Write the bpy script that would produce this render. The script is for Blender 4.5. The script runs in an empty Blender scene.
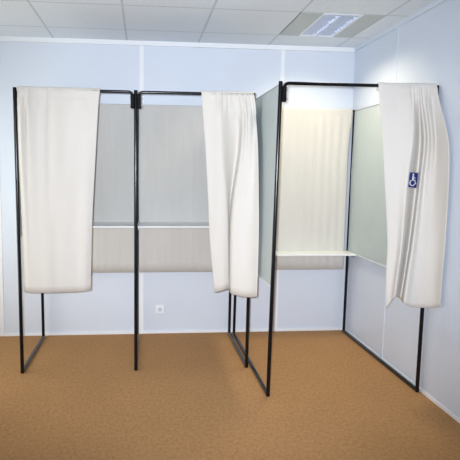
import bpy, bmesh, math, random
from mathutils import Vector, Matrix
random.seed(4)
scene = bpy.context.scene
COL = scene.collection

# ------------------------------------------------------------ render look
vs = scene.view_settings
scene.display_settings.display_device = 'sRGB'
vs.view_transform = 'Standard'; vs.look = 'None'; vs.gamma = 1.0; vs.use_curve_mapping = False
vs.exposure = 0.0

# ------------------------------------------------------------ dimensions (metres)
XR = -0.006         # right wall
XLW = -3.62         # left wall
YB = 0.0            # back wall
YF_ROOM = -5.6      # wall behind the camera
H = 2.52            # ceiling
XG, YG, TILE = -0.183, -0.350, 0.6
Y_FRONT, Y_FRONT_WIDE, Y_REAR = -0.852, -1.345, -0.075
TOP = 1.978
RT = 0.0125         # tube radius

# ------------------------------------------------------------ materials
def new_mat(name, color, rough=0.5, metal=0.0, spec=0.5):
    m = bpy.data.materials.new(name); m.use_nodes = True
    b = m.node_tree.nodes['Principled BSDF']
    b.inputs['Base Color'].default_value = (*color, 1)
    b.inputs['Roughness'].default_value = rough
    b.inputs['Metallic'].default_value = metal
    b.inputs['Specular IOR Level'].default_value = spec
    return m, m.node_tree, b

def obj_coord(nt, scale=(1, 1, 1)):
    tc = nt.nodes.new('ShaderNodeTexCoord'); mp = nt.nodes.new('ShaderNodeMapping')
    mp.inputs['Scale'].default_value = scale
    nt.links.new(tc.outputs['Object'], mp.inputs['Vector'])
    return mp.outputs['Vector']

def noise(nt, vec, scale, detail=3, rough=0.5):
    n = nt.nodes.new('ShaderNodeTexNoise')
    n.inputs['Scale'].default_value = scale; n.inputs['Detail'].default_value = detail
    n.inputs['Roughness'].default_value = rough
    nt.links.new(vec, n.inputs['Vector'])
    return n.outputs['Fac']

def ramp(nt, fac, stops):
    r = nt.nodes.new('ShaderNodeValToRGB')
    els = r.color_ramp.elements
    while len(els) < len(stops): els.new(0.5)
    for e, (p, c) in zip(els, stops):
        e.position = p; e.color = (*c, 1)
    nt.links.new(fac, r.inputs['Fac'])
    return r.outputs['Color']

def bump(nt, b, fac, strength, dist=0.01):
    n = nt.nodes.new('ShaderNodeBump')
    n.inputs['Strength'].default_value = strength; n.inputs['Distance'].default_value = dist
    nt.links.new(fac, n.inputs['Height']); nt.links.new(n.outputs['Normal'], b.inputs['Normal'])

def varied(name, c0, c1, scale, rough, spec=0.5, bmp=0.0, bscale=200, vscale=(1, 1, 1), metal=0.0):
    m, nt, b = new_mat(name, c0, rough, metal, spec)
    v = obj_coord(nt, vscale)
    nt.links.new(ramp(nt, noise(nt, v, scale), [(0.3, c0), (0.7, c1)]), b.inputs['Base Color'])
    if bmp:
        bump(nt, b, noise(nt, obj_coord(nt), bscale, 2), bmp, 0.002)
    return m

M = {}
M['wall'] = varied('wall_laminate', (.70, .755, .84), (.72, .775, .86), 3.0, .30, .45, .05, 30)
M['side_wall'] = varied('side_wall_laminate', (.675, .74, .85), (.695, .76, .87), 3.0, .32, .45, .05, 30)
M['trim'] = varied('white_trim', (.86, .88, .91), (.88, .90, .93), 4.0, .35, .5)
M['tube'] = varied('black_enamel_tube', (.002, .002, .004), (.004, .004, .007), 20, .22, .42)
M['clip'] = varied('black_plastic', (.003, .003, .004), (.006, .006, .007), 30, .6, .12)
M['bolt'] = varied('dull_steel', (.35, .36, .38), (.45, .46, .48), 60, .4, .5, metal=1.0)
M['panel'] = varied('grey_board', (.495, .57, .575), (.525, .60, .605), 5.0, .38, .5, .04, 150)
M['panel_edge'] = varied('grey_edging', (.30, .32, .33), (.36, .38, .39), 15, .45)
M['shelf'] = varied('white_laminate_shelf', (.84, .86, .86), (.87, .89, .89), 8, .30, .5)
M['plate'] = varied('grey_metal_plate', (.50, .535, .545), (.53, .565, .575), 6, .5)
M['lamp_white'] = varied('white_enamel', (.80, .83, .90), (.84, .87, .93), 10, .3)
M['socket'] = varied('socket_plastic', (.86, .88, .90), (.89, .91, .93), 30, .35)
M['socket_dark'] = varied('socket_shadow_plastic', (.60, .63, .68), (.64, .67, .72), 30, .5)
M['sign_blue'] = varied('sign_blue', (.008, .020, .20), (.012, .026, .24), 30, .4)
M['sign_white'] = varied('sign_white', (.86, .87, .90), (.90, .91, .93), 30, .4)

# mirror-bright louvre
M['louvre'] = varied('satin_aluminium', (.62, .66, .76), (.70, .74, .84), 40, .4, .5, metal=0.6)

# ceiling tiles: grey-white mineral board with its slightly darker lay-in grid
def ceiling_mat():
    m, nt, b = new_mat('ceiling_tiles', (.75, .74, .75), .85, 0, .2)
    tc = nt.nodes.new('ShaderNodeTexCoord'); sep = nt.nodes.new('ShaderNodeSeparateXYZ')
    nt.links.new(tc.outputs['Object'], sep.inputs['Vector'])
    masks = []
    for ax, off in (('X', XG), ('Y', YG)):
        a = nt.nodes.new('ShaderNodeMath'); a.operation = 'SUBTRACT'
        nt.links.new(sep.outputs[ax], a.inputs[0]); a.inputs[1].default_value = off
        p = nt.nodes.new('ShaderNodeMath'); p.operation = 'PINGPONG'
        nt.links.new(a.outputs[0], p.inputs[0]); p.inputs[1].default_value = TILE / 2
        l = nt.nodes.new('ShaderNodeMath'); l.operation = 'LESS_THAN'
        nt.links.new(p.outputs[0], l.inputs[0]); l.inputs[1].default_value = 0.0078
        masks.append(l.outputs[0])
    mx = nt.nodes.new('ShaderNodeMath'); mx.operation = 'MAXIMUM'
    nt.links.new(masks[0], mx.inputs[0]); nt.links.new(masks[1], mx.inputs[1])
    base = ramp(nt, noise(nt, tc.outputs['Object'], 60, 4), [(.35, (.77, .82, .89)), (.65, (.82, .87, .93))])
    mix = nt.nodes.new('ShaderNodeMix'); mix.data_type = 'RGBA'
    nt.links.new(mx.outputs[0], mix.inputs[0])
    nt.links.new(base, mix.inputs[6]); mix.inputs[7].default_value = (.61, .64, .69, 1)
    nt.links.new(mix.outputs[2], b.inputs['Base Color'])
    return m
M['ceiling'] = ceiling_mat()

# ribbed needle-felt carpet
def carpet_mat():
    m, nt, b = new_mat('ochre_carpet', (.5, .28, .12), .95, 0, .1)
    v = obj_coord(nt)
    fine = noise(nt, obj_coord(nt, (55, 38, 1)), 1.0, 4, .6)
    c = ramp(nt, fine, [(.3, CARPET0), (.5, CARPET1), (.72, CARPET2)])
    big = noise(nt, v, 2.2, 3)
    mix = nt.nodes.new('ShaderNodeMix'); mix.data_type = 'RGBA'; mix.blend_type = 'MULTIPLY'
    mix.inputs[0].default_value = 1.0
    nt.links.new(c, mix.inputs[6]); nt.links.new(ramp(nt, big, [(.3, (.93, .93, .93)), (.7, (1, 1, 1))]), mix.inputs[7])
    nt.links.new(mix.outputs[2], b.inputs['Base Color'])
    bump(nt, b, fine, .35, .006)
    return m
CARPET0, CARPET1, CARPET2 = (.385, .21, .091), (.455, .252, .113), (.515, .30, .141)
M['carpet'] = carpet_mat()

# heavy unbleached cotton
def cloth_mat(name, c0, c1):
    m, nt, b = new_mat(name, c0, .85, 0, .15)
    weave = noise(nt, obj_coord(nt, (1, 1, 1)), 420, 2)
    soft = noise(nt, obj_coord(nt, (6, 6, 2)), 1.0, 3)
    nt.links.new(ramp(nt, soft, [(.3, c0), (.7, c1)]), b.inputs['Base Color'])
    b.inputs['Sheen Weight'].default_value = .15
    wr = noise(nt, obj_coord(nt, (9, 9, 5)), 1.0, 4)
    add = nt.nodes.new('ShaderNodeMath'); add.operation = 'MULTIPLY_ADD'
    nt.links.new(weave, add.inputs[0]); add.inputs[1].default_value = .06
    nt.links.new(wr, add.inputs[2])
    bump(nt, b, add.outputs[0], .3, .012)
    tr = nt.nodes.new('ShaderNodeBsdfTranslucent'); tr.inputs['Color'].default_value = (*c1, 1)
    ms = nt.nodes.new('ShaderNodeMixShader'); ms.inputs[0].default_value = .08
    out = nt.nodes['Material Output']
    nt.links.new(b.outputs[0], ms.inputs[1]); nt.links.new(tr.outputs[0], ms.inputs[2])
    nt.links.new(ms.outputs[0], out.inputs['Surface'])
    return m
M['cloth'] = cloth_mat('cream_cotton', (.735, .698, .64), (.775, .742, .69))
M['back_cloth'] = cloth_mat('cream_cotton_shaded', (.63, .615, .575), (.67, .655, .62))  # same cotton as the curtains, dimmer light at the back put into the colour

def emit_mat(name, color, strength):
    m, nt, b = new_mat(name, color, .4)
    b.inputs['Emission Color'].default_value = (*color, 1)
    b.inputs['Emission Strength'].default_value = strength
    return m
M['lamp_tube'] = emit_mat('fluorescent_tube', (.92, .95, 1.0), .35)

def glass_mat():
    m, nt, b = new_mat('window_glass', (.9, .95, 1), .05)
    t = nt.nodes.new('ShaderNodeBsdfTransparent'); g = nt.nodes.new('ShaderNodeBsdfGlossy')
    g.inputs['Roughness'].default_value = .03
    ms = nt.nodes.new('ShaderNodeMixShader'); ms.inputs[0].default_value = .06
    nt.links.new(t.outputs[0], ms.inputs[1]); nt.links.new(g.outputs[0], ms.inputs[2])
    nt.links.new(ms.outputs[0], nt.nodes['Material Output'].inputs['Surface'])
    return m
M['glass'] = glass_mat()

# ------------------------------------------------------------ mesh helpers
def add_box(bm, x0, x1, y0, y1, z0, z1):
    vs_ = [bm.verts.new((x, y, z)) for z in (z0, z1) for y in (y0, y1) for x in (x0, x1)]
    for f in ((0, 2, 3, 1), (4, 5, 7, 6), (0, 1, 5, 4), (2, 6, 7, 3), (0, 4, 6, 2), (1, 3, 7, 5)):
        bm.faces.new([vs_[i] for i in f])

def add_tube(bm, pts, r, seg=16, caps=True):
    pts = [Vector(p) for p in pts]
    n = len(pts); rings = []
    ref = None
    for i, p in enumerate(pts):
        d0 = (pts[i] - pts[i - 1]).normalized() if i else None
        d1 = (pts[i + 1] - pts[i]).normalized() if i < n - 1 else None
        t = ((d0 or d1) + (d1 or d0)).normalized()
        if ref is None:
            ref = Vector((0, 0, 1)) if abs(t.z) < .9 else Vector((0, 1, 0))
        a = (ref - t * ref.dot(t)).normalized(); b = t.cross(a)
        k = 1.0
        if d0 and d1:
            c = max(.3, d0.dot(t)); k = 1.0 / c
        # keep the mitre true: stretch in the bend plane
        bend = None
        if d0 and d1 and (d1 - d0).length > 1e-5:
            bend = (d1 - d0).normalized()
        ring = []
        for s in range(seg):
            ang = 2 * math.pi * s / seg
            v = a * math.cos(ang) * r + b * math.sin(ang) * r
            if bend is not None:
                v = v + bend * v.dot(bend) * (k - 1)
            ring.append(bm.verts.new(p + v))
        rings.append(ring); ref = a
    for i in range(n - 1):
        for s in range(seg):
            bm.faces.new((rings[i][s], rings[i][(s + 1) % seg], rings[i + 1][(s + 1) % seg], rings[i + 1][s]))
    if caps:
        bm.faces.new(list(reversed(rings[0]))); bm.faces.new(rings[-1])

def add_disc_prism(bm, c, r, d, seg=14):
    """short cylinder from c along vector d"""
    c = Vector(c); add_tube(bm, [c, c + Vector(d)], r, seg)

def obj(name, bm, mat, parent=None, smooth=False, bevel=0.0):
    bmesh.ops.recalc_face_normals(bm, faces=bm.faces)
    me = bpy.data.meshes.new(name); bm.to_mesh(me); bm.free()
    me.materials.append(M[mat] if isinstance(mat, str) else mat)
    o = bpy.data.objects.new(name, me); COL.objects.link(o)
    if smooth:
        for p in me.polygons: p.use_smooth = True
    if parent is not None:
        o.parent = parent
        o.location = -parent.location
    if bevel:
        md = o.modifiers.new('bevel', 'BEVEL'); md.width = bevel; md.segments = 2; md.limit_method = 'ANGLE'
    return o

def box_obj(name, mat, dims, parent=None, bevel=0.0):
    bm = bmesh.new(); add_box(bm, *dims); return obj(name, bm, mat, parent, bevel=bevel)

def tube_obj(name, mat, pts, r, parent=None, seg=16):
    bm = bmesh.new(); add_tube(bm, pts, r, seg)
    o = obj(name, bm, mat, parent)
    rim = set()
    for p in o.data.polygons:
        p.use_smooth = len(p.vertices) == 4
        if len(p.vertices) != 4: rim.update(tuple(sorted(k)) for k in p.edge_keys)
    for e in o.data.edges:          # crisp end caps
        if tuple(sorted(e.vertices)) in rim: e.use_edge_sharp = True
    return o

def thing(name, label, cat, loc=(0, 0, 0), group=None):
    o = bpy.data.objects.new(name, None); COL.objects.link(o); o.location = loc
    o.empty_display_size = .1
    tag(o, label, cat, group); return o

def tag(o, label, cat, group=None):
    o['label'] = label; o['category'] = cat
    if group: o['group'] = group
    return o

def struct(o):
    o['kind'] = 'structure'; return o

# ------------------------------------------------------------ the room
struct(box_obj('floor', 'carpet', (XLW - .1, XR + .1, YF_ROOM - .1, YB + .1, -.08, 0)))
struct(box_obj('wall_back', 'wall', (XLW - .1, XR + .1, YB, YB + .1, 0, H)))
struct(box_obj('wall_right', 'side_wall', (XR, XR + .1, YF_ROOM, YB, 0, H)))
struct(box_obj('wall_front', 'wall', (XLW - .1, XR + .1, YF_ROOM - .1, YF_ROOM, 0, H)))

# left wall with a tall window opening
WY0, WY1, WZ0, WZ1 = -1.75, -.35, .25, 2.05
bm = bmesh.new()
add_box(bm, XLW - .1, XLW, YF_ROOM, WY0, 0, H)
add_box(bm, XLW - .1, XLW, WY1, YB, 0, H)
add_box(bm, XLW - .1, XLW, WY0, WY1, 0, WZ0)
add_box(bm, XLW - .1, XLW, WY0, WY1, WZ1, H)
struct(obj('wall_left', bm, 'wall'))
bm = bmesh.new()
fx0, fx1 = XLW - .08, XLW - .02
for y0, y1, z0, z1 in ((WY0, WY0 + .05, WZ0, WZ1), (WY1 - .05, WY1, WZ0, WZ1), (WY0 + .05, WY1 - .05, WZ0, WZ0 + .05),
                       (WY0 + .05, WY1 - .05, WZ1 - .05, WZ1), ((WY0 + WY1) / 2 - .03, (WY0 + WY1) / 2 + .03, WZ0 + .05, WZ1 - .05)):
    add_box(bm, fx0, fx1, y0, y1, z0, z1)
win = struct(obj('window_1', bm, 'trim'))
box_obj('pane', 'glass', (XLW - .055, XLW - .049, WY0 + .05, WY1 - .05, WZ0 + .05, WZ1 - .05), win)

# ceiling slab with an opening for the recessed light
LX0, LX1, LY0, LY1 = XG - TILE, XG, YG - TILE, YG
bm = bmesh.new()
X0, X1, Y0, Y1 = XLW - .1, XR + .1, YF_ROOM - .1, YB + .1
add_box(bm, X0, LX0, Y0, Y1, H, H + .1)
add_box(bm, LX1, X1, Y0, Y1, H, H + .1)
add_box(bm, LX0, LX1, Y0, LY0, H, H + .1)
add_box(bm, LX0, LX1, LY1, Y1, H, H + .1)
add_box(bm, LX0, LX1, LY0, LY1, H + .09, H + .1)
struct(obj('ceiling', bm, 'ceiling'))

# skirting, cornice and joint covers
struct(box_obj('baseboard_back', 'trim', (XLW, XR, YB - .010, YB, 0, .024)))
struct(box_obj('baseboard_right', 'trim', (XR - .006, XR, YF_ROOM, YB - .010, 0, .022)))
struct(box_obj('trim_1', 'trim', (XLW, XR, YB - .022, YB, H - .036, H)))
struct(box_obj('trim_2', 'side_wall', (XR - .016, XR, YF_ROOM, YB - .022, H - .030, H)))
for i, x in enumerate((-3.062, -1.860, -.648)):
    struct(box_obj('trim_%d' % (3 + i), 'trim', (x - .017, x + .017, YB - .005, YB, .024, H - .036)))
struct(box_obj('trim_6', 'side_wall', (XR - .004, XR, -.785, -.745, .022, H - .030)))

# ------------------------------------------------------------ recessed ceiling light
cl = thing('ceiling_light', 'recessed fluorescent light with silver louvre between two grey plates in the ceiling', 'light',
           (XG - .3, YG - .3, H))
CX, CY = XG - .3, YG - .3
fx0, fx1 = CX - .141, CX + .141
fy0, fy1 = LY0 + .006, LY1 - .006
box_obj('blank_plate', 'plate', (LX0 + .008, fx0, fy0, fy1, H - .002, H + .008), cl)
box_obj('blank_plate', 'plate', (fx1, LX1 - .008, fy0, fy1, H - .002, H + .008), cl)
bm = bmesh.new()
w = .013
add_box(bm, fx0, fx0 + w, fy0, fy1, H - .005, H + .075)
add_box(bm, fx1 - w, fx1, fy0, fy1, H - .005, H + .075)
add_box(bm, fx0 + w, fx1 - w, fy0, fy0 + w, H - .005, H + .075)
add_box(bm, fx0 + w, fx1 - w, fy1 - w, fy1, H - .005, H + .075)
add_box(bm, fx0 + w, fx1 - w, fy0 + w, fy1 - w, H + .070, H + .078)
obj('housing', bm, 'lamp_white', cl)
# two long parabolic reflectors, the blades across them and two tubes
bm = bmesh.new()
mid = CX
ia, ib = fx0 + w, fx1 - w
ya, yb = fy0 + w, fy1 - w
for a, b in ((ia, mid - .004), (mid + .004, ib)):
    n = 10
    prof = []
    for i in range(n + 1):
        t = i / n
        x = a + (b - a) * t
        z = H + .056 * (1 - (2 * t - 1) ** 2) + .002
        prof.append((x, z))
    for (xa, za), (xb, zb) in zip(prof[:-1], prof[1:]):
        vv = [bm.verts.new(p) for p in ((xa, ya, za), (xb, ya, zb), (xb, yb, zb), (xa, yb, za),
                                        (xa, ya, za + .003), (xb, ya, zb + .003), (xb, yb, zb + .003), (xa, yb, za + .003))]
        for f in ((0, 1, 2, 3), (7, 6, 5, 4), (0, 4, 5, 1), (3, 2, 6, 7), (0, 3, 7, 4), (1, 5, 6, 2)):
            bm.faces.new([vv[i] for i in f])
add_box(bm, mid - .004, mid + .004, ya, yb, H - .003, H + .006)
obj('reflector', bm, 'louvre', cl)
for a, b in ((ia, mid - .004), (mid + .004, ib)):
    for k in range(9):
        bm = bmesh.new()
        y = ya + (yb - ya) * (k + .5) / 9
        n = 8
        for i in range(n):
            t0, t1 = i / n, (i + 1) / n
            xa, xb = a + (b - a) * t0, a + (b - a) * t1
            za = H + .020 * (1 - (2 * t0 - 1) ** 2) ** .8
            zb = H + .020 * (1 - (2 * t1 - 1) ** 2) ** .8
            vv = [bm.verts.new(p) for p in ((xa, y - .002, H - .003), (xb, y - .002, H - .003), (xb, y - .002, zb + .001), (xa, y - .002, za + .001),
                                            (xa, y + .002, H - .003), (xb, y + .002, H - .003), (xb, y + .002, zb + .001), (xa, y + .002, za + .001))]
            for f in ((0, 1, 2, 3), (7, 6, 5, 4), (0, 4, 5, 1), (3, 2, 6, 7), (0, 3, 7, 4), (1, 5, 6, 2)):
                bm.faces.new([vv[j] for j in f])
        obj('louvre_blade', bm, 'louvre', cl)
    xm = (a + b) / 2
    tube_obj('lamp_tube', 'lamp_tube', [(xm, ya + .01, H + .034), (xm, yb - .01, H + .034)], .008, cl)

# ------------------------------------------------------------ voting booths
def frame(parent, xb, xt, yf, panel_z, r=RT):
    """one side frame: floor rail, front and rear post, and the board in it"""
    yr = Y_REAR
    zc = r
    lean = lambda z: xb + (xt - xb) * z / TOP
    tube_obj('front_post', 'tube', [(xb, yf, zc * .2), (xt, yf, TOP + .012)], r, parent)
    tube_obj('rear_post', 'tube', [(xb, yr, zc * .2), (xt, yr, TOP + .002)], r, parent)
    tube_obj('floor_rail', 'tube', [(xb, yf - r * .6, zc), (xb, yr + r * .6, zc)], r, parent)
    bm = bmesh.new()
    t = .003
    za, zb = panel_z, TOP - .004
    ya, yb_ = yf + r * .8, yr - r * .8
    vv = []
    for z in (za, zb):
        x = lean(z)
        vv += [bm.verts.new((x - t, ya, z)), bm.verts.new((x + t, ya, z)), bm.verts.new((x + t, yb_, z)), bm.verts.new((x - t, yb_, z))]
    for f in ((0, 3, 2, 1), (4, 5, 6, 7), (0, 1, 5, 4), (1, 2, 6, 5), (2, 3, 7, 6), (3, 0, 4, 7)):
        bm.faces.new([vv[i] for i in f])
    p = obj('side_panel', bm, 'panel', parent)
    for nm, z in (('panel_edging', za), ('panel_edging', zb)):
        x = lean(z)
        e = box_obj(nm, 'panel_edge' if z == zb else 'shelf', (x - .0045, x + .0045, ya, yb_, z - .005, z + .003), p)
        e.location = (0, 0, 0)

def clip(parent, x, y, side, z0=1.868, z1=1.962):
    """black clip that holds the bent end of a curtain rod to the post"""
    xa, xb = (x + .010, x + .036) if side > 0 else (x - .036, x - .010)
    c = box_obj('rod_clip', 'clip', (xa, xb, y - .013, y + .016, z0, z1), parent, bevel=.004)
    for z in (z0 + .018, z1 - .020):
        bm = bmesh.new()
        xe = xb if side > 0 else xa
        add_tube(bm, [(xe, y, z), (xe + side * .006, y, z)], .005, 10)
        b = obj('bolt', bm, 'bolt', c); b.location = (0, 0, 0)

def curtain_rod(parent, xa, xb, y, z, drop=.075, r=.0105, bend=.03):
    pts = [(xa, y, z - drop)]
    for k in range(7):
        a = math.pi - k * math.pi / 12
        pts.append((xa + bend + bend * math.cos(a), y, z - bend + bend * math.sin(a)))
    for k in range(7):
        a = math.pi / 2 - k * math.pi / 12
        pts.append((xb - bend + bend * math.cos(a), y, z - bend + bend * math.sin(a)))
    pts.append((xb, y, z - drop))
    return tube_obj('curtain_rod', 'tube', pts, r, parent)

def back_rail(parent, xa, xb):
    return tube_obj('back_rail', 'tube', [(xa, Y_REAR, TOP - .004), (xb, Y_REAR, TOP - .004)], .0095, parent)

def shelf(parent, xa, xb, y0, y1, z, t=.014, corner=0.0):
    bm = bmesh.new()
    add_box(bm, xa, xb, y0, y1, z - t, z)
    return obj('shelf', bm, 'shelf', parent, bevel=.003)

def shelf_bracket(parent, x, y0, y1, z, side):
    bm = bmesh.new()
    xa, xb = (x, x + .012) if side > 0 else (x - .012, x)
    add_box(bm, xa, xb, y0, y1, z - .030, z - .0145)
    return obj('shelf_bracket', bm, 'bolt', parent)

# double booth: three side frames, two bays
XL, XM, XQ = -2.700, -1.897, -1.084
db = thing('voting_booth', 'double voting booth on the left, two bays of black tube sharing a middle frame', 'voting booth', (XM, Y_FRONT, 0))
frame(db, XL, XL - .007, Y_FRONT, .975)
frame(db, XM, XM, Y_FRONT, .975)
frame(db, XQ, XQ + .010, Y_FRONT, .975)
for a, b in ((XL - .007, XM), (XM, XQ + .010)):
    clip(db, a, Y_FRONT, 1); clip(db, b, Y_FRONT, -1)
    curtain_rod(db, a + .022, b - .022, Y_FRONT, TOP)
    back_rail(db, a, b)
Z12 = 1.005
for a, b in ((XL, XM), (XM, XQ)):
    shelf(db, a + .006, b - .006, -.42, -.092, Z12)
    for x, s in ((a + .006, 1), (b - .006, -1)):
        shelf_bracket(db, x, -.40, -.11, Z12, s)

# wide booth for wheelchair users
XA, XAT, XB, XBT = -1.042, -1.014, -.034, -.018
wb = thing('voting_booth', 'wide deep voting booth on the right, standing against the right wall, with a lower shelf', 'voting booth',
           ((XA + XB) / 2, Y_FRONT_WIDE, 0))
frame(wb, XA, XAT, Y_FRONT_WIDE, .715)
frame(wb, XB, XBT, Y_FRONT_WIDE, .744)
clip(wb, XAT, Y_FRONT_WIDE, 1); clip(wb, XBT, Y_FRONT_WIDE, -1)
curtain_rod(wb, XAT + .022, XBT - .022, Y_FRONT_WIDE, TOP + .002)
back_rail(wb, XAT, XBT)
Z3 = .752
shelf(wb, XA + .010, XB - .004, -.285, -.092, Z3, .016)
for x, s in ((XA + .010, 1), (XB - .006, -1)):
    shelf_bracket(wb, x, -.265, -.11, Z3 - .002, s)

# ------------------------------------------------------------ curtains
def catmull(p, t):
    n = len(p) - 1
    t = min(max(t, 0), n - 1e-9); i = int(t); u = t - i
    a, b = p[i], p[i + 1]
    pm = p[i - 1] if i else 2 * a - b
    pn = p[i + 2] if i + 2 <= n else 2 * b - a
    return .5 * ((2 * b * 0 + 2 * a) + (b - pm) * u + (2 * pm - 5 * a + 4 * b - pn) * u * u + (3 * a - pm - 3 * b + pn) * u ** 3)

class Cloth:
    """sheet through a table of crease points: rows run down, columns across; each (x, z, depth towards the room)"""
    def __init__(self, rows, yrod, rr): self.rows, self.y, self.rr = rows, yrod, rr
    def at(self, s, v):
        """s in creases, v in rows"""
        cols = []
        for r in self.rows:
            cols.append(Vector((catmull([c[0] for c in r], s), catmull([c[1] for c in r], s), catmull([c[2] for c in r], s))))
        x = catmull([c.x for c in cols], v); z = catmull([c.y for c in cols], v); d = catmull([c.z for c in cols], v)
        return Vector((x, self.y - self.rr - d, z))

def make_curtain(name, rows, yrod, zrod, rr, mat, label, cat, group=None, sub=6, nv=44, gather=.006, gfreq=3.0, gspan=(0, 99)):
    c = Cloth(rows, yrod, rr)
    nc = len(rows[0]) - 1; nr = len(rows) - 1
    nu = nc * sub
    bm = bmesh.new()
    grid = []
    for i in range(nu + 1):
        s = i / sub
        line = []
        top = c.at(s, 0)
        inside = gspan[0] <= s <= gspan[1]
        g = gather * (math.sin(s * gfreq * 2 * math.pi) + .5 * math.sin(s * gfreq * 1.37 * 2 * math.pi + 1)) if inside else gather * .25 * math.sin(s * 5)
        # sleeve: from behind the rod, over it, to the front
        zb = top.z - .022
        line.append(Vector((top.x, yrod + rr * .9, zb)))
        line.append(Vector((top.x, yrod + rr + .3 * abs(g), zrod - .010)))
        for k in range(7):
            a = math.pi * k / 6
            hh = rr + (.003 + .3 * abs(g) if 0 < k < 6 else 0)
            line.append(Vector((top.x, yrod + rr * math.cos(a), zrod + hh * math.sin(a))))
        for j in range(1, nv + 1):
            v = (j / nv) ** 1.12 * nr
            p = c.at(s, v)
            drop = zrod - p.z
            p.y -= g * math.exp(-((drop - .05) / .075) ** 2)
            # stitched channel under the rod
            p.y += .003 * math.exp(-((drop - .045) / .012) ** 2)
            if drop < .14: p.y = min(p.y, yrod - rr + .0005)
            line.append(p)
        # hem: a stitched band along the bottom edge
        grid.append([bm.verts.new(p) for p in line])
    for a, b in zip(grid[:-1], grid[1:]):
        for j in range(len(a) - 1):
            bm.faces.new((a[j], a[j + 1], b[j + 1], b[j]))
    o = obj(name, bm, mat, smooth=True)
    md = o.modifiers.new('thickness', 'SOLIDIFY'); md.thickness = .0022; md.offset = 0
    tag(o, label, cat, group)
    return o, c

CREASES_LEFT = [
    [(-2.6845,1.9736,-0.0004), (-2.6605,1.9735,0.0044), (-2.6355,1.9749,-0.0006), (-2.6077,1.9744,0.007), (-2.5633,1.9766,-0.0006), (-2.5098,1.9771,0.0044), (-2.4711,1.9788,-0.0005), (-2.4306,1.979,0.0045), (-2.3519,1.9817,-0.0004), (-2.2716,1.983,0.0035), (-2.1918,1.9855,-0.0002), (-2.1382,1.9868,-0.0003)],
    [(-2.6875,1.872,-0.0032), (-2.6639,1.8704,0.0141), (-2.639,1.8734,-0.0065), (-2.6144,1.8711,0.0164), (-2.5649,1.874,0.0017), (-2.5113,1.8746,0.0062), (-2.4803,1.8766,-0.0049), (-2.4381,1.8758,0.0092), (-2.3595,1.8783,0.0028), (-2.2791,1.8796,0.0065), (-2.2058,1.8814,0.0042), (-2.1492,1.8833,-0.001)],
    [(-2.6889,1.5723,-0.0072), (-2.6642,1.5719,0.0142), (-2.6379,1.5728,-0.0015), (-2.6149,1.5726,0.0133), (-2.5634,1.5736,0.0061), (-2.5165,1.5741,0.0082), (-2.4846,1.5749,0.0007), (-2.443,1.5751,0.0097), (-2.37,1.5763,0.0058), (-2.2891,1.5773,0.0085), (-2.2217,1.5782,0.0088), (-2.1686,1.5793,-0.0016)],
    [(-2.6813,1.0943,-0.0132), (-2.6532,1.0962,0.0069), (-2.6265,1.0962,0.0064), (-2.5989,1.0966,0.0101), (-2.5582,1.0969,0.0122), (-2.5174,1.0972,0.0144), (-2.4838,1.0972,0.014), (-2.4501,1.0973,0.014), (-2.3821,1.0976,0.0164), (-2.308,1.0973,0.0119), (-2.239,1.0982,0.0198), (-2.1966,1.0963,-0.0006)],
    [(-2.6724,0.5878,-0.0134), (-2.6447,0.5874,0.0039), (-2.6161,0.5859,0.0108), (-2.5882,0.5864,0.0141), (-2.5533,0.587,0.0182), (-2.5115,0.589,0.023), (-2.4774,0.59,0.0226), (-2.4441,0.5884,0.0176), (-2.382,0.5905,0.0202), (-2.314,0.5902,0.0135), (-2.2506,0.5992,0.0241), (-2.2114,0.6005,0.0012)],
]
CREASES_MIDDLE = [
    [(-1.4447,1.9866,-0.0005), (-1.3994,1.9876,-0.0004), (-1.3444,1.9881,0.0053), (-1.2946,1.9901,-0.0003), (-1.2595,1.991,-0.0007), (-1.2244,1.9918,-0.0007), (-1.1904,1.9917,0.006), (-1.162,1.9925,0.0045), (-1.1335,1.9934,0.0031), (-1.1051,1.9943,0.0019), (-1.0762,1.9953,-0.0007)],
    [(-1.4319,1.8307,-0.0032), (-1.3834,1.8312,0.001), (-1.3376,1.8297,0.0243), (-1.3032,1.83,0.0278), (-1.249,1.8344,-0.0048), (-1.1834,1.8368,-0.0154), (-1.1568,1.8325,0.0316), (-1.1317,1.8351,0.011), (-1.1155,1.8329,0.0359), (-1.0858,1.836,0.0118), (-1.0562,1.8389,-0.0107)],
    [(-1.4105,1.5901,-0.0093), (-1.3665,1.5901,0.006), (-1.3241,1.5898,0.0302), (-1.2929,1.5902,0.0323), (-1.2354,1.5928,-0.0174), (-1.1765,1.5948,-0.0463), (-1.1677,1.5915,0.0412), (-1.1392,1.592,0.0395), (-1.1139,1.5918,0.0543), (-1.0773,1.5925,0.0482), (-1.0564,1.5916,0.0812)],
    [(-1.3874,1.239,-0.0139), (-1.3541,1.2402,0.0046), (-1.3078,1.2419,0.029), (-1.2646,1.2419,0.0255), (-1.235,1.2392,-0.0237), (-1.2188,1.2377,-0.0513), (-1.2117,1.2423,0.0284), (-1.1776,1.2441,0.0565), (-1.1314,1.2453,0.0738), (-1.0858,1.2466,0.092), (-1.0562,1.2495,0.1393)],
    [(-1.3729,0.9884,-0.0153), (-1.336,0.9909,0.0042), (-1.292,0.9931,0.0222), (-1.2478,0.9911,0.0066), (-1.2343,0.9879,-0.0182), (-1.2265,0.9854,-0.0384), (-1.2227,0.9948,0.0366), (-1.1877,0.9978,0.0606), (-1.135,1.0005,0.0826), (-1.092,1.0044,0.1144), (-1.0561,1.0107,0.1647)],
    [(-1.3303,0.5684,-0.0165), (-1.3005,0.5802,0.0036), (-1.2657,0.593,0.0128), (-1.2335,0.5969,-0.0068), (-1.2243,0.5935,-0.0178), (-1.2188,0.5732,-0.0219), (-1.2182,0.5722,0.0353), (-1.1794,0.5637,0.0621), (-1.126,0.5579,0.0851), (-1.0818,0.5631,0.114), (-1.0562,0.5788,0.1584)],
]
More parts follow.
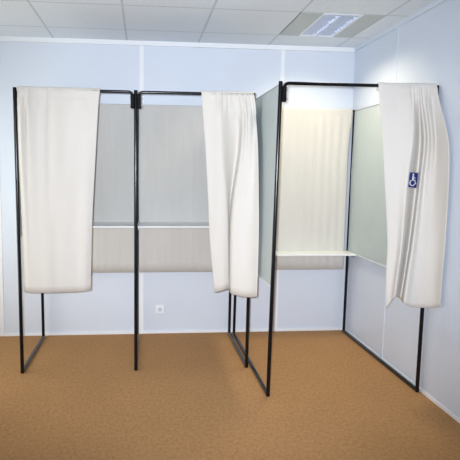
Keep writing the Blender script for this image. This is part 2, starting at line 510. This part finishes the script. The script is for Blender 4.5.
CREASES_SIGN = [
    [(-0.4035,1.9721,-0.0005), (-0.2979,1.9747,-0.0004), (-0.2043,1.9761,0.0053), (-0.1754,1.9778,-0.0006), (-0.156,1.9782,-0.0006), (-0.1396,1.9778,0.005), (-0.1171,1.9792,-0.0006), (-0.0941,1.9789,0.0047), (-0.0718,1.9803,-0.0004), (-0.0481,1.9802,0.0037), (-0.0261,1.9805,0.0051)],
    [(-0.3902,1.861,-0.0035), (-0.2862,1.8627,0.001), (-0.203,1.8613,0.0271), (-0.178,1.8624,0.0224), (-0.1371,1.8667,-0.0054), (-0.1358,1.8626,0.0278), (-0.1001,1.867,-0.0017), (-0.0923,1.8632,0.0308), (-0.056,1.8676,0.0011), (-0.0374,1.8664,0.0142), (-0.0261,1.8622,0.0503)],
    [(-0.3582,1.6477,-0.0076), (-0.2702,1.6483,0.0048), (-0.2007,1.6475,0.0393), (-0.1749,1.6482,0.0334), (-0.0915,1.6541,-0.0476), (-0.1129,1.6486,0.0442), (-0.0668,1.6516,0.0028), (-0.0614,1.6496,0.0392), (-0.0268,1.651,0.0245), (-0.0265,1.6473,0.0897), (-0.0268,1.6434,0.1587)],
    [(-0.33,1.399,-0.0129), (-0.2519,1.4001,0.0078), (-0.2165,1.401,0.0402), (-0.1964,1.4011,0.0341), (-0.092,1.4002,-0.0611), (-0.1247,1.4019,0.0448), (-0.0803,1.4016,0.0066), (-0.0624,1.4022,0.033), (-0.032,1.4028,0.0483), (-0.0262,1.4041,0.1149), (-0.0263,1.4055,0.188)],
    [(-0.2901,1.0169,-0.0168), (-0.2388,1.0203,0.0092), (-0.2305,1.0258,0.0503), (-0.2121,1.0245,0.0404), (-0.1157,1.01,-0.0651), (-0.1572,1.0262,0.0542), (-0.1149,1.0239,0.0373), (-0.0815,1.0253,0.0485), (-0.0484,1.0283,0.071), (-0.026,1.0343,0.1158), (-0.0267,1.0445,0.1907)],
    [(-0.2867,0.7893,-0.0176), (-0.2509,0.7949,0.011), (-0.2503,0.8038,0.0548), (-0.2315,0.8015,0.0441), (-0.1384,0.7789,-0.0624), (-0.1865,0.8053,0.0648), (-0.1371,0.8025,0.053), (-0.0939,0.8033,0.0586), (-0.0544,0.8077,0.0818), (-0.0277,0.8142,0.1143), (-0.0272,0.8281,0.1827)],
    [(-0.2758,0.5686,-0.0168), (-0.2608,0.6182,0.0092), (-0.2596,0.6578,0.0495), (-0.2411,0.6613,0.0386), (-0.1611,0.6205,-0.0546), (-0.2037,0.6258,0.0664), (-0.1572,0.6014,0.0623), (-0.0962,0.5937,0.0609), (-0.0505,0.5977,0.0856), (-0.0261,0.6092,0.122), (-0.0272,0.6302,0.1767)],
]
SIGN_TL, SIGN_TR, SIGN_BR, SIGN_BL = Vector((-0.1943, -1.3900, 1.4489)), Vector((-0.1077, -1.3300, 1.4463)), Vector((-0.1141, -1.3300, 1.3497)), Vector((-0.2009, -1.3900, 1.3574))
P_LAMP, P_DAY, P_FLASH = 8.8, 26.0, 548.0
C_LAMP, C_DAY, C_FLASH = (1.0, .86, .60), (1.0, .97, .82), (.925, .98, 1.085)
SPOT = 75
FLASH_AIM = (-1.11, 0.0, 1.22)
make_curtain('privacy_curtain', CREASES_LEFT, Y_FRONT, TOP, .0150, 'cloth',
             'cream cotton curtain hanging flat on the front rod of the left bay', 'curtain', 'privacy curtains on the booth fronts', gather=.007, gfreq=.8, gspan=(0, 6))
make_curtain('privacy_curtain', CREASES_MIDDLE, Y_FRONT, TOP, .0150, 'cloth',
             'cream cotton curtain gathered in folds at the right end of the middle bay', 'curtain', 'privacy curtains on the booth fronts',
             gather=.011, gfreq=1.2, gspan=(2, 99))
cur, sheet = make_curtain('privacy_curtain', CREASES_SIGN, Y_FRONT_WIDE, TOP + .002, .0150, 'cloth',
                          'cream cotton curtain with a blue wheelchair sign, beside the right wall', 'curtain', 'privacy curtains on the booth fronts',
                          gather=.010, gfreq=1.2, gspan=(2, 99))

# the wheelchair sign stuck to the fold of the right-hand curtain
def sign(parent):
    nrm = ((SIGN_BR - SIGN_BL).cross(SIGN_TL - SIGN_BL)).normalized()
    def pt(u, v, off):
        # u across, v up, on a patch that spans the fold
        q = [SIGN_BL, SIGN_BR, SIGN_TR, SIGN_TL]
        p = (q[0] * (1 - u) + q[1] * u) * (1 - v) + (q[3] * (1 - u) + q[2] * u) * v
        return p + nrm * (off + .004)
    def plate(name, poly, o0, o1, mat, par):
        bm = bmesh.new()
        a = [bm.verts.new(pt(u, v, o0)) for u, v in poly]
        b = [bm.verts.new(pt(u, v, o1)) for u, v in poly]
        n = len(poly)
        bm.faces.new(a); bm.faces.new(list(reversed(b)))
        for i in range(n):
            bm.faces.new((a[i], b[i], b[(i + 1) % n], a[(i + 1) % n]))
        return obj(name, bm, mat, par)
    def stroke(pts, w, aspect):
        """outline of a thick polyline in sign units"""
        L, R_ = [], []
        for i, (u, v) in enumerate(pts):
            p0 = pts[max(i - 1, 0)]; p1 = pts[min(i + 1, len(pts) - 1)]
            du, dv = (p1[0] - p0[0]) , (p1[1] - p0[1]) * aspect
            l = math.hypot(du, dv) or 1
            nx, ny = -dv / l, du / l
            L.append((u + nx * w, v + ny * w / aspect)); R_.append((u - nx * w, v - ny * w / aspect))
        return L + R_[::-1]
    base = plate('wheelchair_sign', [(0, 0), (1, 0), (1, 1), (0, 1)], .0, .002, 'sign_blue', parent)
    base['label'] = 'blue sign with white wheelchair user symbol'
    A = 1.55
    bm = bmesh.new()
    def add(poly):
        a = [bm.verts.new(pt(u, v, .002)) for u, v in poly]; b = [bm.verts.new(pt(u, v, .0035)) for u, v in poly]
        n = len(poly)
        bm.faces.new(a); bm.faces.new(list(reversed(b)))
        for i in range(n): bm.faces.new((a[i], b[i], b[(i + 1) % n], a[(i + 1) % n]))
    add([(.44 + .095 * math.cos(t * math.pi / 8), .875 + .095 / A * math.sin(t * math.pi / 8)) for t in range(16)])
    add([(.36, .80), (.53, .80), (.53, .47), (.36, .47)])                       # trunk
    add([(.53, .68), (.72, .68), (.72, .615), (.53, .615)])                     # arm
    add([(.53, .53), (.74, .53), (.74, .46), (.53, .46)])                       # thigh
    add(stroke([(.70, .50), (.80, .27), (.93, .29)], .05, A))                   # shin and foot
    arc = [(.44 + .30 * math.cos(a), .32 + .30 / A * math.sin(a)) for a in [math.radians(d) for d in range(125, 346, 10)]]
    for p, q in zip(arc[:-1], arc[1:]):
        add(stroke([p, q], .05, A))                                             # wheel
    s = obj('wheelchair_symbol', bm, 'sign_white', base)
    s.location = (0, 0, 0)
sign(cur)

def back_cloth(xa, xb, zb, label, folds, seed, wobble=0.0, mat='back_cloth'):
    rnd = random.Random(seed)
    n = 26
    rows = []
    zt = TOP - .004
    amp = [folds * (.3 + rnd.random()) * (1 if i % 2 else -.4) for i in range(n + 1)]
    for k, z in enumerate((zt, zt - .10, zt - .35, zt - .80, zb)):
        f = (.15, 1.0, .9, .6, .55)[k]
        row = []
        for i in range(n + 1):
            t = i / n
            x = xa + (xb - xa) * t
            x -= wobble * (0, .2, 1, 1.1, 1.2)[k] * t ** 6
            d = amp[i] * f * (1.0 if folds < .004 else (.12 + 1.8 * max(0, t - .45)))
            row.append((x, z, d))
        rows.append(row)
    return make_curtain('back_curtain', rows, Y_REAR, zt, .0125, mat, label, 'curtain', 'cloths closing the backs of the booths',
                        sub=3, nv=30, gather=.003, gfreq=.5)
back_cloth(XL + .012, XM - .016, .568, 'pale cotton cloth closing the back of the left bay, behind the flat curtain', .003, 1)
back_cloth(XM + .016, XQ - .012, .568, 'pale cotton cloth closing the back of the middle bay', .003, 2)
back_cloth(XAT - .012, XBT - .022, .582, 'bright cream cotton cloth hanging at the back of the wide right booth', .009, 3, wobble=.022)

# ------------------------------------------------------------ wall socket
ws = thing('wall_socket', 'small white square wall socket low on the back wall beside the middle bay', 'socket', (-1.697, 0, .217))
def sx(x): return -1.697 + x
box_obj('cover_plate', 'socket', (sx(-.038), sx(.038), -.010, -.0002, .217 - .038, .217 + .038), ws, bevel=.004)
bm = bmesh.new()
segs = 20
ro, ri = .024, .020
for k in range(segs):
    a0, a1 = 2 * math.pi * k / segs, 2 * math.pi * (k + 1) / segs
    for (r0, y0), (r1, y1) in (((ro, -.010), (ro, -.0135)), ((ro, -.0135), (ri, -.0135)), ((ri, -.0135), (ri, -.0105))):
        bm.faces.new([bm.verts.new(p) for p in ((sx(r0 * math.cos(a0)), y0, .217 + r0 * math.sin(a0)), (sx(r0 * math.cos(a1)), y0, .217 + r0 * math.sin(a1)),
                                                (sx(r1 * math.cos(a1)), y1, .217 + r1 * math.sin(a1)), (sx(r1 * math.cos(a0)), y1, .217 + r1 * math.sin(a0)))])
bmesh.ops.remove_doubles(bm, verts=bm.verts, dist=1e-5)
obj('rim', bm, 'socket', ws)
bm = bmesh.new(); add_tube(bm, [(sx(0), -.0101, .217), (sx(0), -.0108, .217)], .0198, 20); obj('recess', bm, 'socket_dark', ws)
bm = bmesh.new(); add_tube(bm, [(sx(0), -.0106, .228), (sx(0), -.0160, .228)], .0028, 10); obj('earth_pin', bm, 'bolt', ws)

# ------------------------------------------------------------ light
def area(name, loc, rot, size, size_y, power, color, spread=180, parent=None):
    l = bpy.data.lights.new(name, 'AREA'); l.shape = 'RECTANGLE'; l.size = size; l.size_y = size_y
    l.energy = power; l.color = color; l.spread = math.radians(spread)
    o = bpy.data.objects.new(name, l); COL.objects.link(o); o.location = loc; o.rotation_euler = rot
    return o
area('lamp_glow', (CX, CY, H - .008), (0, 0, 0), .26, .54, P_LAMP, C_LAMP, 130)
# daylight through the window in the left wall
area('daylight', (XLW - .12, (WY0 + WY1) / 2, (WZ0 + WZ1) / 2), (0, -math.pi / 2, 0), WZ1 - WZ0, WY1 - WY0, P_DAY, C_DAY)
# camera flash
fl = bpy.data.lights.new('flash', 'SPOT'); fl.shadow_soft_size = .022
fl.spot_size = math.radians(SPOT); fl.spot_blend = 1.0
fl.energy = P_FLASH; fl.color = C_FLASH

w = bpy.data.worlds.new('world'); scene.world = w; w.use_nodes = True
w.node_tree.nodes['Background'].inputs[0].default_value = (.75, .85, 1, 1)
w.node_tree.nodes['Background'].inputs[1].default_value = .5

# ------------------------------------------------------------ camera
yaw, pitch, roll = .0914, -.103, .0104
fw = Vector((math.sin(yaw) * math.cos(pitch), math.cos(yaw) * math.cos(pitch), math.sin(pitch)))
r0 = Vector((math.cos(yaw), -math.sin(yaw), 0)); u0 = r0.cross(fw)
rt = math.cos(roll) * r0 + math.sin(roll) * u0
up = -math.sin(roll) * r0 + math.cos(roll) * u0
cam = bpy.data.cameras.new('camera'); co = bpy.data.objects.new('camera', cam); COL.objects.link(co)
co.matrix_world = Matrix(((rt.x, up.x, -fw.x, -1.842), (rt.y, up.y, -fw.y, -4.492), (rt.z, up.z, -fw.z, 1.446), (0, 0, 0, 1)))
cam.sensor_fit = 'HORIZONTAL'; cam.sensor_width = 36
cam.lens = 516.6 / 460 * 36
cam.shift_x = (230 - 190.76) / 460
cam.shift_y = (223.9 - 230) / 460
cam.clip_start = .05
scene.camera = co
fo = bpy.data.objects.new('flash', fl); COL.objects.link(fo)
fo.location = (-1.842 - .045, -4.492 - .01, 1.446 + .035)
fo.rotation_euler = (Vector(FLASH_AIM) - fo.location).to_track_quat('-Z', 'Y').to_euler()
